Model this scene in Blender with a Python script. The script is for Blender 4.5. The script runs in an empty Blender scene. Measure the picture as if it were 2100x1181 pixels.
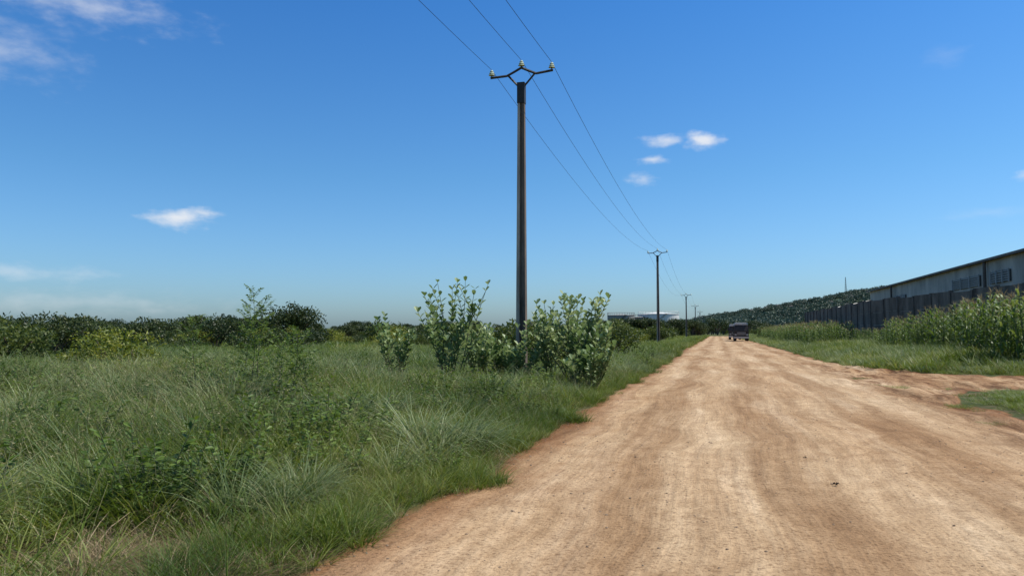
import bpy, bmesh, math, numpy as np
from mathutils import Vector, noise as mnoise
rad=math.radians
scene=bpy.context.scene
SUN_AZ,SUN_EL=66,58

# ---------------------------------------------------------------- materials
def mat(name):
    m=bpy.data.materials.new(name); m.use_nodes=True
    nt=m.node_tree; nt.nodes.clear()
    return m,nt,nt.nodes.new,nt.links.new
def ramp(N,cols):
    r=N('ShaderNodeValToRGB'); e=r.color_ramp.elements
    while len(e)<len(cols): e.new(.5)
    for i,(p,c) in enumerate(cols):
        e[i].position=p; e[i].color=(*c,1)
    return r
def simple(name,col,rough=.8,var=.25,scale=3,bump=0,metal=0,col2=None,stretch=None):
    m,nt,N,L=mat(name)
    o=N('ShaderNodeOutputMaterial'); b=N('ShaderNodeBsdfPrincipled'); L(b.outputs[0],o.inputs[0])
    tc=N('ShaderNodeTexCoord'); n=N('ShaderNodeTexNoise'); n.inputs['Scale'].default_value=scale; n.inputs['Detail'].default_value=6
    n.inputs['Roughness'].default_value=.65
    if stretch:
        mp=N('ShaderNodeMapping'); mp.inputs['Scale'].default_value=stretch
        L(tc.outputs['Object'],mp.inputs[0]); L(mp.outputs[0],n.inputs['Vector'])
    else: L(tc.outputs['Object'],n.inputs['Vector'])
    c2=col2 or tuple(c*(1-var*1.6) for c in col)
    r=ramp(N,[(.3,c2),(.7,tuple(c*(1+var*.4) for c in col))]); L(n.outputs[0],r.inputs[0]); L(r.outputs[0],b.inputs['Base Color'])
    b.inputs['Roughness'].default_value=rough; b.inputs['Metallic'].default_value=metal
    b.inputs['Specular IOR Level'].default_value=.25
    if bump:
        bp=N('ShaderNodeBump'); bp.inputs['Strength'].default_value=bump; bp.inputs['Distance'].default_value=.05
        L(n.outputs[0],bp.inputs['Height']); L(bp.outputs[0],b.inputs['Normal'])
    return m
def leafmat(name,c1,c2,c3=None,trans=.33,rough=.5,scale=.35,spec=.3):
    """foliage: varies with instance and with position; lets some sun through"""
    m,nt,N,L=mat(name)
    o=N('ShaderNodeOutputMaterial'); b=N('ShaderNodeBsdfPrincipled'); t=N('ShaderNodeBsdfTranslucent'); mx=N('ShaderNodeMixShader')
    mx.inputs[0].default_value=trans
    g=N('ShaderNodeNewGeometry'); n=N('ShaderNodeTexNoise'); n.inputs['Scale'].default_value=scale; n.inputs['Detail'].default_value=2
    L(g.outputs['Position'],n.inputs['Vector'])
    oi=N('ShaderNodeObjectInfo')
    ad=N('ShaderNodeMath'); ad.operation='MULTIPLY_ADD'; ad.inputs[1].default_value=.22; L(oi.outputs['Random'],ad.inputs[0])
    ri=N('ShaderNodeMath'); ri.operation='MULTIPLY_ADD'; ri.inputs[1].default_value=.38; L(g.outputs['Random Per Island'],ri.inputs[0])
    L(n.outputs[0],ri.inputs[2]); L(ri.outputs[0],ad.inputs[2])
    r=ramp(N,[(.45,c1),(.82,c2),(1.0,c3 or c2)])
    L(ad.outputs[0],r.inputs[0])
    L(r.outputs[0],b.inputs['Base Color'])
    hs=N('ShaderNodeHueSaturation'); hs.inputs['Saturation'].default_value=1.1; hs.inputs['Value'].default_value=1.3
    hs.inputs['Hue'].default_value=.485
    L(r.outputs[0],hs.inputs['Color']); L(hs.outputs[0],t.inputs[0])
    b.inputs['Roughness'].default_value=rough; b.inputs['Specular IOR Level'].default_value=spec
    L(b.outputs[0],mx.inputs[1]); L(t.outputs[0],mx.inputs[2]); L(mx.outputs[0],o.inputs[0])
    return m

M_grass=leafmat('grass_green',(.045,.085,.012),(.115,.175,.026),(.24,.27,.07))
M_clump=leafmat('clump_grass',(.055,.095,.03),(.14,.20,.07),(.28,.32,.15))
M_dry=leafmat('dry_grass',(.14,.10,.05),(.29,.215,.115),(.42,.32,.19),trans=.2)
M_seed=leafmat('seed_grass',(.15,.14,.05),(.25,.23,.10),(.32,.28,.13),trans=.25)
M_weed=leafmat('weed_leaf',(.04,.08,.014),(.10,.165,.028),(.17,.24,.045))
M_cal=leafmat('calotropis_leaf',(.09,.15,.05),(.19,.27,.10),(.33,.40,.19),trans=.3,rough=.45,scale=1.5)
M_bush=leafmat('bush_leaf',(.03,.05,.012),(.07,.10,.022),(.12,.15,.033),scale=.5)
M_ybush=leafmat('yellow_bush_leaf',(.10,.14,.02),(.20,.23,.035),(.29,.29,.05),scale=1)
M_dark=leafmat('tree_leaf',(.02,.036,.011),(.04,.062,.016),(.07,.09,.025),scale=.3,trans=.22)
M_corn=leafmat('maize_leaf',(.05,.095,.016),(.115,.185,.035),(.20,.26,.07),scale=.6)
M_tassel=leafmat('maize_tassel',(.28,.21,.10),(.38,.30,.15),trans=.2)
M_hilltree=leafmat('hazy_hill_leaf',(.045,.075,.05),(.065,.10,.065),(.095,.13,.08),scale=.01,trans=.1)  # blue tint and lift in the leaf colour stand in for distance haze
M_bark=simple('bark',(.14,.11,.08),.9,.3,12,.4)
M_stem=simple('green_stem',(.12,.13,.06),.7,.3,8)
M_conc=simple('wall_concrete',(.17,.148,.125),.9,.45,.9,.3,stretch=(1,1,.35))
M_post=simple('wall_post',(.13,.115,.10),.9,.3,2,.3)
M_ware=simple('warehouse_render',(.52,.47,.40),.9,.32,.35,.15,stretch=(1,1,.4))
M_cream=simple('cream_wall',(.68,.62,.51),.9,.15,.4)
M_roof=simple('warehouse_roof',(.15,.12,.10),.6,.3,1)
M_louv=simple('louvre',(.10,.095,.09),.5,.2,3)
M_frame=simple('window_frame',(.36,.35,.33),.6,.1,3)
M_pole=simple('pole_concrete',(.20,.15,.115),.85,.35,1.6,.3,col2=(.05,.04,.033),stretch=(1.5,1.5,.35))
M_pole_lit=simple('pole_lit_flange',(.55,.46,.37),.85,.3,1.6,.3,col2=(.22,.17,.13),stretch=(1.5,1.5,.25))  # pale copy of the pole concrete: the lit edge is painted in
M_steel=simple('dark_steel',(.05,.047,.045),.6,.2,5)
M_wire=simple('wire',(.05,.05,.055),.5,.1,5,metal=.5)
M_glass_ins=simple('insulator_glass',(.66,.70,.50),.15,.1,5)
M_tank=simple('tank_paint',(.70,.68,.63),.6,.06,.2)
M_tankg=simple('tank_grey',(.30,.28,.25),.7,.15,.2)
M_truck=simple('truck_paint',(.06,.047,.038),.6,.2,2)
M_truckl=simple('truck_load',(.66,.60,.52),.8,.2,2)
M_glass=simple('windscreen',(.05,.045,.04),.25,.1,2)
M_tyre=simple('tyre',(.02,.02,.02),.9,.1,5)
M_chrome=simple('bright_trim',(.45,.42,.38),.5,.1,5)
M_hwall=simple('house_wall',(.27,.26,.24),.9,.3,.02)
M_hroof=simple('house_roof',(.20,.18,.165),.8,.4,.02)
M_rock=simple('stone',(.34,.24,.155),.9,.4,9,.4)
M_dung=simple('dung',(.05,.035,.025),.95,.3,20,.5)

def add_soil(N,L,vec):
    n=N('ShaderNodeTexNoise'); n.inputs['Scale'].default_value=1.3; n.inputs['Detail'].default_value=5
    L(vec,n.inputs['Vector'])
    return n,ramp(N,[(.3,(.04,.055,.014)),(.5,(.065,.078,.022)),(.68,(.15,.11,.06))])
# ground
M_ground,nt,N,L=mat('field_soil')
o=N('ShaderNodeOutputMaterial'); b=N('ShaderNodeBsdfPrincipled'); b.inputs['Roughness'].default_value=.95; L(b.outputs[0],o.inputs[0])
tc=N('ShaderNodeTexCoord'); n,r=add_soil(N,L,tc.outputs['Object']); L(n.outputs[0],r.inputs[0]); L(r.outputs[0],b.inputs['Base Color'])
n2=N('ShaderNodeTexNoise'); n2.inputs['Scale'].default_value=.02; n2.inputs['Detail'].default_value=5; L(tc.outputs['Object'],n2.inputs['Vector'])
mx=N('ShaderNodeMix'); mx.data_type='RGBA'; mx.blend_type='MULTIPLY'; mx.inputs[0].default_value=.6
r2=ramp(N,[(.35,(.7,.75,.7)),(.65,(1.2,1.15,1.0))]); L(n2.outputs[0],r2.inputs[0]); L(r.outputs[0],mx.inputs[6]); L(r2.outputs[0],mx.inputs[7]); L(mx.outputs[2],b.inputs['Base Color'])
b.inputs['Specular IOR Level'].default_value=.1
# road
M_road,nt,N,L=mat('dirt_road_surface')
o=N('ShaderNodeOutputMaterial'); b=N('ShaderNodeBsdfPrincipled'); b.inputs['Roughness'].default_value=.95; b.inputs['Specular IOR Level'].default_value=.15; L(b.outputs[0],o.inputs[0])
tc=N('ShaderNodeTexCoord')
wob=N('ShaderNodeTexNoise'); wob.inputs['Scale'].default_value=.18; wob.inputs['Detail'].default_value=2; L(tc.outputs['Object'],wob.inputs['Vector'])
wadd=N('ShaderNodeVectorMath'); wadd.operation='MULTIPLY_ADD'; L(wob.outputs['Color'],wadd.inputs[0]); wadd.inputs[1].default_value=(1.1,0,0); L(tc.outputs['Object'],wadd.inputs[2])
def noisen(scale,detail=5,st=None,rough=.6):
    n=N('ShaderNodeTexNoise'); n.inputs['Scale'].default_value=scale; n.inputs['Detail'].default_value=detail; n.inputs['Roughness'].default_value=rough
    if st:
        mp=N('ShaderNodeMapping'); mp.inputs['Scale'].default_value=st; L(wadd.outputs[0],mp.inputs[0]); L(mp.outputs[0],n.inputs['Vector'])
    else: L(tc.outputs['Object'],n.inputs['Vector'])
    return n
def mixc(a,bb,fac,mode='MIX'):
    m=N('ShaderNodeMix'); m.data_type='RGBA'; m.blend_type=mode
    if isinstance(fac,float): m.inputs[0].default_value=fac
    else: L(fac,m.inputs[0])
    for s,v in ((6,a),(7,bb)):
        if isinstance(v,tuple): m.inputs[s].default_value=(*v,1)
        else: L(v,m.inputs[s])
    return m.outputs[2]
def rm(src,cols):
    r=ramp(N,cols); L(src,r.inputs[0]); return r.outputs[0]
def mm(op,a,b_=None,c_=None):
    q=N('ShaderNodeMath'); q.operation=op
    for i,v in enumerate((a,b_,c_)):
        if v is None: continue
        if isinstance(v,(int,float)): q.inputs[i].default_value=v
        else: L(v,q.inputs[i])
    return q.outputs[0]
nst=noisen(1.3,5,(1,.07,1)); nbig=noisen(.35,4,(1,.35,1)); nfine=noisen(28,5,None,.75); nmid=noisen(4,6,(1,.6,1),.7); nst2=noisen(7,3,(1,.05,1))
c=rm(nst.outputs[0],[(.3,(.38,.25,.137)),(.5,(.48,.335,.195)),(.7,(.56,.415,.265))])
c=mixc(c,rm(nst2.outputs[0],[(.35,(.80,.77,.74)),(.6,(1.05,1.05,1.04))]),.75,'MULTIPLY')
# wheel tracks: compacted pale bands with loose darker gravel between
wx=N('ShaderNodeSeparateXYZ'); L(wadd.outputs[0],wx.inputs[0])
trk=mm('SINE',mm('MULTIPLY',wx.outputs[0],3.45)); trkn=mm('ADD',mm('MULTIPLY',trk,.22),nst.outputs[0])
c=mixc(c,rm(trkn,[(.3,(.80,.75,.70)),(.5,(1,1,1)),(.72,(1.08,1.09,1.10))]),.9,'MULTIPLY')
c=mixc(c,rm(nbig.outputs[0],[(.35,(.82,.73,.65)),(.62,(1.06,1.07,1.09))]),.9,'MULTIPLY')
c=mixc(c,rm(nmid.outputs[0],[(.35,(.74,.69,.64)),(.6,(1.05,1.05,1.05))]),.85,'MULTIPLY')
c=mixc(c,rm(nfine.outputs[0],[(.34,(.42,.35,.30)),(.48,(1,1,1)),(.70,(1.28,1.28,1.28))]),.85,'MULTIPLY')
at=N('ShaderNodeAttribute'); at.attribute_name='edge'   # signed distance inside the travelled surface (m)
sh=N('ShaderNodeAttribute'); sh.attribute_name='shoulder'
redn=noisen(1.6,5,(1,.3,1))
redf=rm(mm('ADD',mm('MULTIPLY',redn.outputs[0],1.8),mm('MULTIPLY',at.outputs['Fac'],-1)),[(0.0,(0,0,0)),(.8,(1,1,1))])
c=mixc(c,mixc(c,(.60,.46,.37),1.0,'MULTIPLY'),redf)
rutn=noisen(3.2,5,(1,.16,1),.65)
c=mixc(c,mixc(c,rm(rutn.outputs[0],[(.38,(.48,.38,.31)),(.52,(.97,.93,.9)),(.7,(1.2,1.22,1.25))]),1.0,'MULTIPLY'),sh.outputs['Fac'])
soiln,soilr=add_soil(N,L,tc.outputs['Object']); L(soiln.outputs[0],soilr.inputs[0])
ee=mm('ADD',mm('MULTIPLY_ADD',redn.outputs[0],.7,-.35),at.outputs['Fac'])
c=mixc(soilr.outputs[0],c,rm(ee,[(0,(0,0,0)),(.12,(1,1,1))]))
L(c,b.inputs['Base Color'])
bp=N('ShaderNodeBump'); bp.inputs['Strength'].default_value=1.0; bp.inputs['Distance'].default_value=.03
hsum=mm('ADD',mm('ADD',mm('MULTIPLY_ADD',nfine.outputs[0],.45,nmid.outputs[0]),nst2.outputs[0]),mm('MULTIPLY',mm('MULTIPLY',rutn.outputs[0],sh.outputs['Fac']),2.5))
L(hsum,bp.inputs['Height']); L(bp.outputs[0],b.inputs['Normal'])
# hill
M_hill=simple('hazy_hill_cover',(.08,.115,.065),1,.35,.012)  # pale green with distance haze mixed into the base colour

# ---------------------------------------------------------------- mesh builder
class MB:
    def __init__(s): s.V=[];s.F=[];s.I=[];s.n=0;s.mats=[]
    def mi(s,m):
        if m not in s.mats: s.mats.append(m)
        return s.mats.index(m)
    def add(s,v,f,m):
        v=np.asarray(v,float).reshape(-1,3); s.V.append(v); k=s.mi(m)
        for q in f: s.F.append(tuple(int(i)+s.n for i in q)); s.I.append(k)
        s.n+=len(v)
    def box(s,c,d,m,rz=0,top=1.0):
        x,y,z=[k/2 for k in d]; v=[]
        for sz,t in ((-1,1),(1,top)):
            for sx,sy in ((-1,-1),(1,-1),(1,1),(-1,1)): v.append((sx*x*t,sy*y*t,sz*z))
        v=np.array(v); ca,sa=math.cos(rz),math.sin(rz)
        v=np.c_[v[:,0]*ca-v[:,1]*sa,v[:,0]*sa+v[:,1]*ca,v[:,2]]+np.array(c)
        s.add(v,[(3,2,1,0),(4,5,6,7),(0,1,5,4),(1,2,6,5),(2,3,7,6),(3,0,4,7)],m)
    def tube(s,pts,rs,m,n=6,cap=True):
        pts=[Vector(p) for p in pts]; v=[];f=[]
        for i,p in enumerate(pts):
            d=(pts[min(i+1,len(pts)-1)]-pts[max(i-1,0)]).normalized()
            a=d.orthogonal().normalized() if abs(d.z)>.99 else d.cross(Vector((0,0,1))).normalized()
            b=d.cross(a)
            for k in range(n):
                t=2*math.pi*k/n; v.append(p+(a*math.cos(t)+b*math.sin(t))*rs[i])
        for i in range(len(pts)-1):
            for k in range(n):
                k2=(k+1)%n; f.append((i*n+k,i*n+k2,(i+1)*n+k2,(i+1)*n+k))
        if cap: f.append(tuple(range(n))[::-1]); f.append(tuple((len(pts)-1)*n+k for k in range(n)))
        s.add([tuple(q) for q in v],f,m)
    def leaves(s,P,D,Nn,Ln,W,m,six=False):
        P=np.asarray(P,float);D=np.asarray(D,float);Nn=np.asarray(Nn,float)
        D=D/np.linalg.norm(D,axis=1)[:,None]; S=np.cross(D,Nn); S/=np.linalg.norm(S,axis=1)[:,None]+1e-9; U=np.cross(S,D)
        Ln=np.broadcast_to(Ln,len(P))[:,None]; W=np.broadcast_to(W,len(P))[:,None]; n=len(P)
        if six:
            vs=[P,P+D*Ln*.35+S*W*.38+U*W*.12,P+D*Ln*.75+S*W*.5+U*W*.12,P+D*Ln,P+D*Ln*.75-S*W*.5+U*W*.12,P+D*Ln*.35-S*W*.38+U*W*.12]
            v=np.stack(vs,1).reshape(-1,3); f=[]
            for i in range(n): f+= [(6*i,6*i+1,6*i+2,6*i+3),(6*i,6*i+3,6*i+4,6*i+5)]
        else:
            v=np.stack([P,P+D*Ln*.5+S*W*.5,P+D*Ln,P+D*Ln*.5-S*W*.5],1).reshape(-1,3)
            f=np.arange(4*n).reshape(-1,4)
        s.add(v,f,m)
    def blades(s,n,R,l0,l1,w,lean,curve,m,rng,seg=4,w_tip=.08,z0=-.03,cx=0,cy=0,hub=None):
        a=rng.random(n)*2*np.pi; r=R*np.sqrt(rng.random(n)); az=a+rng.normal(0,.8,n)
        px=cx+r*np.cos(a); py=cy+r*np.sin(a)
        if hub is not None:   # gather the blades into several small tufts inside the patch
            hx,hy,hs_=hub; k=rng.integers(0,len(hx),n); az=rng.random(n)*6.283; rr=.09*np.sqrt(rng.random(n)); px=hx[k]+rr*np.cos(az); py=hy[k]+rr*np.sin(az); r=rr/.09*R
        L_=l0+(l1-l0)*rng.random(n)
        if hub is not None: L_=L_*hs_[k]
        th=lean*(.25+.75*r/max(R,1e-6))+np.abs(rng.normal(0,lean*.35,n)); cv=curve*(.4+rng.random(n))
        p=np.c_[px,py,np.full(n,z0)]; tw=az+np.pi/2+rng.normal(0,.6,n)
        S=np.c_[np.cos(tw),np.sin(tw),np.zeros(n)]; W=w*(.6+.8*rng.random(n)); rows=[]
        for k in range(seg+1):
            t=k/seg; wd=W*(1-(1-w_tip)*t**1.6)
            rows.append(p-S*wd[:,None]/2); rows.append(p+S*wd[:,None]/2)
            ang=th+cv*(t+.5/seg)**1.3; dl=(L_/seg)[:,None]
            p=p+np.c_[np.sin(ang)*np.cos(az),np.sin(ang)*np.sin(az),np.cos(ang)]*dl
        v=np.stack(rows,1).reshape(-1,3); st=2*(seg+1); f=[]
        for i in range(n):
            for k in range(seg):
                q=i*st+2*k; f.append((q,q+1,q+3,q+2))
        s.add(v,f,m); return p
    def mesh(s,name,smooth=False):
        me=bpy.data.meshes.new(name); me.from_pydata(np.concatenate(s.V).tolist(),[],s.F)
        for m in s.mats: me.materials.append(m)
        me.polygons.foreach_set('material_index',s.I)
        if smooth: me.polygons.foreach_set('use_smooth',[True]*len(s.F))
        me.update(); return me
    def obj(s,name,loc=(0,0,0),rz=0,parent=None,link=True,smooth=False,scale=1):
        ob=bpy.data.objects.new(name,s.mesh(name,smooth)); ob.location=loc; ob.rotation_euler[2]=rz; ob.scale=(scale,)*3
        if link: scene.collection.objects.link(ob)
        if parent: ob.parent=parent
        return ob
def empty(name,loc=(0,0,0),rz=0):
    e=bpy.data.objects.new(name,None); e.location=loc; e.rotation_euler[2]=rz; e.empty_display_size=.3; scene.collection.objects.link(e); return e
def coll(name,builders):
    c=bpy.data.collections.new(name)
    for i,b in enumerate(builders):
        c.objects.link(b.obj('%s_%02d'%(name,i),link=False))
    return c
def scatter(name,P,rot,scl,idx,c):
    P=np.asarray(P,float); n=len(P)
    me=bpy.data.meshes.new(name); me.from_pydata(P.tolist(),[],[])
    a=me.attributes.new('rot','FLOAT_VECTOR','POINT'); a.data.foreach_set('vector',np.asarray(rot,float).ravel())
    scl=np.asarray(scl,float); scl=np.repeat(scl[:,None],3,1) if scl.ndim==1 else scl
    a=me.attributes.new('scl','FLOAT_VECTOR','POINT'); a.data.foreach_set('vector',scl.ravel())
    a=me.attributes.new('idx','INT','POINT'); a.data.foreach_set('value',np.asarray(idx,int))
    ob=bpy.data.objects.new(name,me); scene.collection.objects.link(ob)
    ng=bpy.data.node_groups.new(name+'_scatter','GeometryNodeTree')
    ng.interface.new_socket('Geometry',in_out='INPUT',socket_type='NodeSocketGeometry'); ng.interface.new_socket('Geometry',in_out='OUTPUT',socket_type='NodeSocketGeometry')
    N=ng.nodes.new; L=ng.links.new
    gi=N('NodeGroupInput');go=N('NodeGroupOutput'); ci=N('GeometryNodeCollectionInfo'); ci.inputs[0].default_value=c
    ci.inputs['Separate Children'].default_value=True; ci.inputs['Reset Children'].default_value=True
    ip=N('GeometryNodeInstanceOnPoints'); ip.inputs['Pick Instance'].default_value=True
    def na(nm,t):
        q=N('GeometryNodeInputNamedAttribute'); q.data_type=t; q.inputs[0].default_value=nm; return q.outputs[0]
    L(gi.outputs[0],ip.inputs['Points']); L(ci.outputs[0],ip.inputs['Instance']); L(na('idx','INT'),ip.inputs['Instance Index'])
    L(na('rot','FLOAT_VECTOR'),ip.inputs['Rotation']); L(na('scl','FLOAT_VECTOR'),ip.inputs['Scale']); L(ip.outputs[0],go.inputs[0])
    md=ob.modifiers.new('scatter','NODES'); md.node_group=ng
    return ob

# ---------------------------------------------------------------- terrain
def sm(a,b,x): 
    t=np.clip((x-a)/(b-a),0,1); return t*t*(3-2*t)
def sn(x,y,f,s=0):
    return (np.sin(x*f*1.0+s+1.7*np.sin(y*f*.73+s))+np.sin(y*f*1.13+s*2.1+1.3*np.sin(x*f*.9+s*.5))+np.sin((x+y)*f*.61+s*3.3))/3
def H(x,y):
    x=np.asarray(x,float);y=np.asarray(y,float)
    l=sm(-3.4,-6.5,x); r=sm(6.5,12,x)*sm(27,38,y)
    dist=np.hypot(x,y); near=1-sm(60,150,dist)
    z=l*(.15*sn(x,y,1.3,1)+.18*sn(x,y,.42,4))*near
    z=z+.5*r+.04*r*sn(x,y,1.3,2)+sm(5.2,6.5,x)*(1-sm(21,24,y))*.1
    return z
def edge(x,y):
    x=np.asarray(x,float);y=np.asarray(y,float)
    xl=-2.72+.16*sn(y,0*y,.7,3)+.10*sn(y,x*0,2.3,1)-.4*sm(40,90,y); xr=5.35+.2*sn(y,y*0,.6,5)+.3*sm(25,45,y)-.15*sn(y,y*0,1.9,5)
    dm=np.minimum(x-xl,xr-x)
    hi=np.interp(x,[5,5.8,6.6,8,10.6,20],[49,41,35,31.5,29.3,28]); lo=np.interp(x,[5,5.6,6.4,8.1,20],[18,20.5,22.2,23.0,23.6])
    ds=np.minimum(hi-y,y-lo+.25*sn(x,y,2,1))*.6; ds=np.where(x>4.6,ds,-9)
    return np.maximum(dm,ds)
def axis(bps):
    out=[]
    for a,b_,st in bps:
        n=max(1,int(round((b_-a)/st))); out+=list(np.linspace(a,b_,n,endpoint=False))
    out.append(bps[-1][1]); return np.array(out)
def grid(name,xs,ys,zf,m,attr=None,keep=None):
    X,Y=np.meshgrid(xs,ys); Z=zf(X,Y); nx=len(xs); ny=len(ys)
    i=np.arange(nx*ny).reshape(ny,nx); f=np.stack([i[:-1,:-1],i[:-1,1:],i[1:,1:],i[1:,:-1]],-1).reshape(-1,4)
    if keep is not None:
        K=keep(X,Y).ravel(); f=f[K[f].any(1)]
    me=bpy.data.meshes.new(name); me.from_pydata(np.c_[X.ravel(),Y.ravel(),Z.ravel()].tolist(),[],f.tolist()); me.materials.append(m)
    me.polygons.foreach_set('use_smooth',[True]*len(f))
    for nm,fn in (attr or {}).items():
        a=me.attributes.new(nm,'FLOAT','POINT'); a.data.foreach_set('value',fn(X,Y).ravel())
    ob=bpy.data.objects.new(name,me); scene.collection.objects.link(ob); return ob
gx=axis([(-6000,-1000,500),(-1000,-200,100),(-200,-50,10),(-50,-12,1.5),(-12,24,.6),(24,60,3),(60,200,14),(200,1000,100),(1000,6000,500)])
gy=axis([(-2000,-200,300),(-200,-20,20),(-20,50,.7),(50,110,2),(110,330,6),(330,1000,60),(1000,8000,500)])
grid('ground',gx,gy,lambda X,Y:H(X,Y)-.15*sm(-1.1,-.3,edge(X,Y))*(Y<300)*(Y>-14),M_ground)
rx=axis([(-4.4,8,.14),(8,22,.4)]); ry=axis([(-12,28,.16),(28,60,.4),(60,290,2)])
def shoulder(X,Y): return np.clip(sm(3.3,4.9,X+.3*sn(X,Y,.8,2))*(1-sm(36,48,Y))*sm(3,9,Y),0,1)
def roadz(X,Y):
    e=edge(X,Y)
    z=H(X,Y)+.006+.018*sn(X*1,Y*.12,3.1,2)+.008*sn(X,Y*.3,7,5)
    z+= .08*sn(X*1.3,Y*.35,4.5,2)*shoulder(X,Y)*sm(-.4,.2,e)
    z-= .12*sm(-.25,-.9,e)
    return z
grid('dirt_road',rx,ry,roadz,M_road,attr={'edge':edge,'shoulder':shoulder},keep=lambda X,Y:edge(X,Y)>-1.0)

# ---------------------------------------------------------------- grass
g=[]; R=np.random.default_rng(3)
def hub(Rr,n,rng):
    a=rng.random(n)*6.283; r=Rr*np.sqrt(rng.random(n)); return r*np.cos(a),r*np.sin(a),.55+.75*rng.random(n)
for k in range(4):   # 0-3 tufted grass patch
    m=MB(); h_=hub(.6,13,R); m.blades(330,.6,.28,.6,.0095,.55,1.0,M_grass,R,hub=h_); m.blades(80,.65,.12,.35,.009,.7,.9,M_grass,R,seg=2); m.blades(32,.6,.2,.55,.006,.8,.9,M_dry,R,seg=3)
    if k%2: 
        tips=m.blades(14,.6,.5,.8,.004,.35,.5,M_seed,R,w_tip=.5,seg=3); P=np.repeat(tips,5,0)+R.normal(0,.02,(14*5,3)); m.leaves(P,R.normal(0,1,(len(P),3)),R.normal(0,1,(len(P),3)),.03,.006,M_seed)
    g.append(m)
for k in range(3):   # 4-6 broad bladed tussock
    m=MB(); m.blades(190,.20,.6,1.05,.017,.5,1.35,M_clump,R,seg=5); m.blades(16,.2,.4,.8,.012,.7,1.3,M_dry,R,seg=5); g.append(m)
for k in range(3):   # 7-9 leafy weed
    m=MB(); 
    for j in range(10):
        a=R.random()*6.28; r=.16*R.random(); b0=np.array([r*math.cos(a),r*math.sin(a),0]); h=.25+.4*R.random(); d=np.array([math.cos(a)*.4,math.sin(a)*.4,1.])
        m.tube([b0,b0+d*h*.5,b0+d*h],[.004,.003,.002],M_stem,4,False)
        t=R.random(24)*.8+.2; P=b0+d*(h*t)[:,None]; D=np.c_[R.normal(0,1,(24,2)),R.random(24)*.5]; m.leaves(P,D,np.c_[R.normal(0,.4,(24,2)),np.ones(24)],.055+.03*R.random(24),.03,M_weed,six=True)
    g.append(m)
for k in range(2):   # 10-11 dry lying grass
    m=MB(); m.blades(230,.45,.15,.45,.006,1.2,.8,M_dry,R,seg=3); m.blades(40,.45,.15,.35,.007,.9,.8,M_grass,R,seg=3); g.append(m)
m=MB(); m.blades(330,.6,.07,.17,.007,.7,.8,M_grass,R,seg=2); m.blades(50,.6,.05,.15,.006,.9,.8,M_dry,R,seg=2); g.append(m)  # 12 short turf
for k in range(3):   # 13-15 mid-distance swath
    m=MB(); h_=hub(1.4,26,R); m.blades(460,1.4,.35,.75,.024,.5,1.0,M_grass if k<2 else M_clump,R,seg=3,hub=h_); m.blades(240,1.45,.2,.45,.028,.55,.8,M_grass,R,seg=2); m.blades(35,1.4,.3,.7,.012,.6,.6,M_dry,R,seg=2); g.append(m)
for k in range(2):   # 16-17 far
    m=MB(); h_=hub(4,34,R); m.blades(380,4,.5,1.1,.10,.5,.8,M_grass,R,seg=2,hub=(h_[0],h_[1],h_[2]*.9)); m.blades(330,4.2,.35,.7,.09,.5,.8,M_grass,R,seg=1,w_tip=.3); m.blades(25,4,.5,.9,.05,.45,.8,M_dry,R,seg=1); g.append(m)
GC=coll('grass_kinds',g)

def place(n,x0,x1,y0,y1,rng): return x0+(x1-x0)*rng.random(n), y0+(y1-y0)*rng.random(n)
R=np.random.default_rng(11)
PX=[];PY=[];PI=[];PS=[]
def put(x,y,i,s): PX.append(x);PY.append(y);PI.append(i);PS.append(s)
def inview(x,y,mar=3.5):   # generous wedge around the viewing area
    d=-x*.2615+y*.9652; r=x*.9652+y*.2615
    return (d>-1)&(np.abs(r)<d*.72+mar)
def dry(x,y): return np.exp(-(((x+3.5)/1.5)**2+((y-4.6)/.95)**2))+.9*np.exp(-(((x+2.6)/.45)**2+((y-8.6)/.7)**2))+.8*np.exp(-(((x+9.2)/.6)**2+((y-9.3)/.6)**2))
# near left field
x,y=place(2500,-22,-2.6,.3,18,R); e=edge(x,y); k=inview(x,y)&(e<-.25); x,y,e=x[k],y[k],e[k]
field=sn(x,y,.9,2)+.5*sn(x,y,2.1,7); dp=dry(x,y); k=R.random(len(x))>dp*1.6; x,y,e,field=x[k],y[k],e[k],field[k]
put(x,y,R.integers(0,4,len(x)),(.62+.4*sm(0,1.5,-e))*(.75+.45*R.random(len(x)))*(1+.32*field)*(.72+.28*sm(4.5,8,np.hypot(x,y))))
x,y=place(1500,-22,-2.5,.3,18,R); e=edge(x,y); k=inview(x,y)&(e<-.15)&(sn(x,y,1.5,9)>0)&(dry(x,y)<.3); x,y,e=x[k],y[k],e[k]; put(x,y,R.integers(7,10,len(x)),(.5+.5*sm(0,2,-e))*(.6+.7*R.random(len(x))))
x,y=place(900,-22,-3.0,2,20,R); e=edge(x,y); k=inview(x,y)&(e<-.4)&(sn(x,y,.8,2)>.05)&(dry(x,y)<.3); x,y,e=x[k],y[k],e[k]; put(x,y,R.integers(4,7,len(x)),(.5+.35*sm(0,2,-e))*(.65+.65*R.random(len(x))))
x,y=place(3600,-12,-2.2,1,11,R); k=(R.random(len(x))<dry(x,y)*.9)&(edge(x,y)<.0); x,y=x[k],y[k]; put(x,y,R.integers(10,12,len(x)),.45+.5*R.random(len(x)))
x,y=place(330,-22,-3,2,20,R); k=inview(x,y)&(sn(x,y,1.1,6)>.1); x,y=x[k],y[k]; put(x,y,R.integers(10,12,len(x)),.7+.7*R.random(len(x)))
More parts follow.
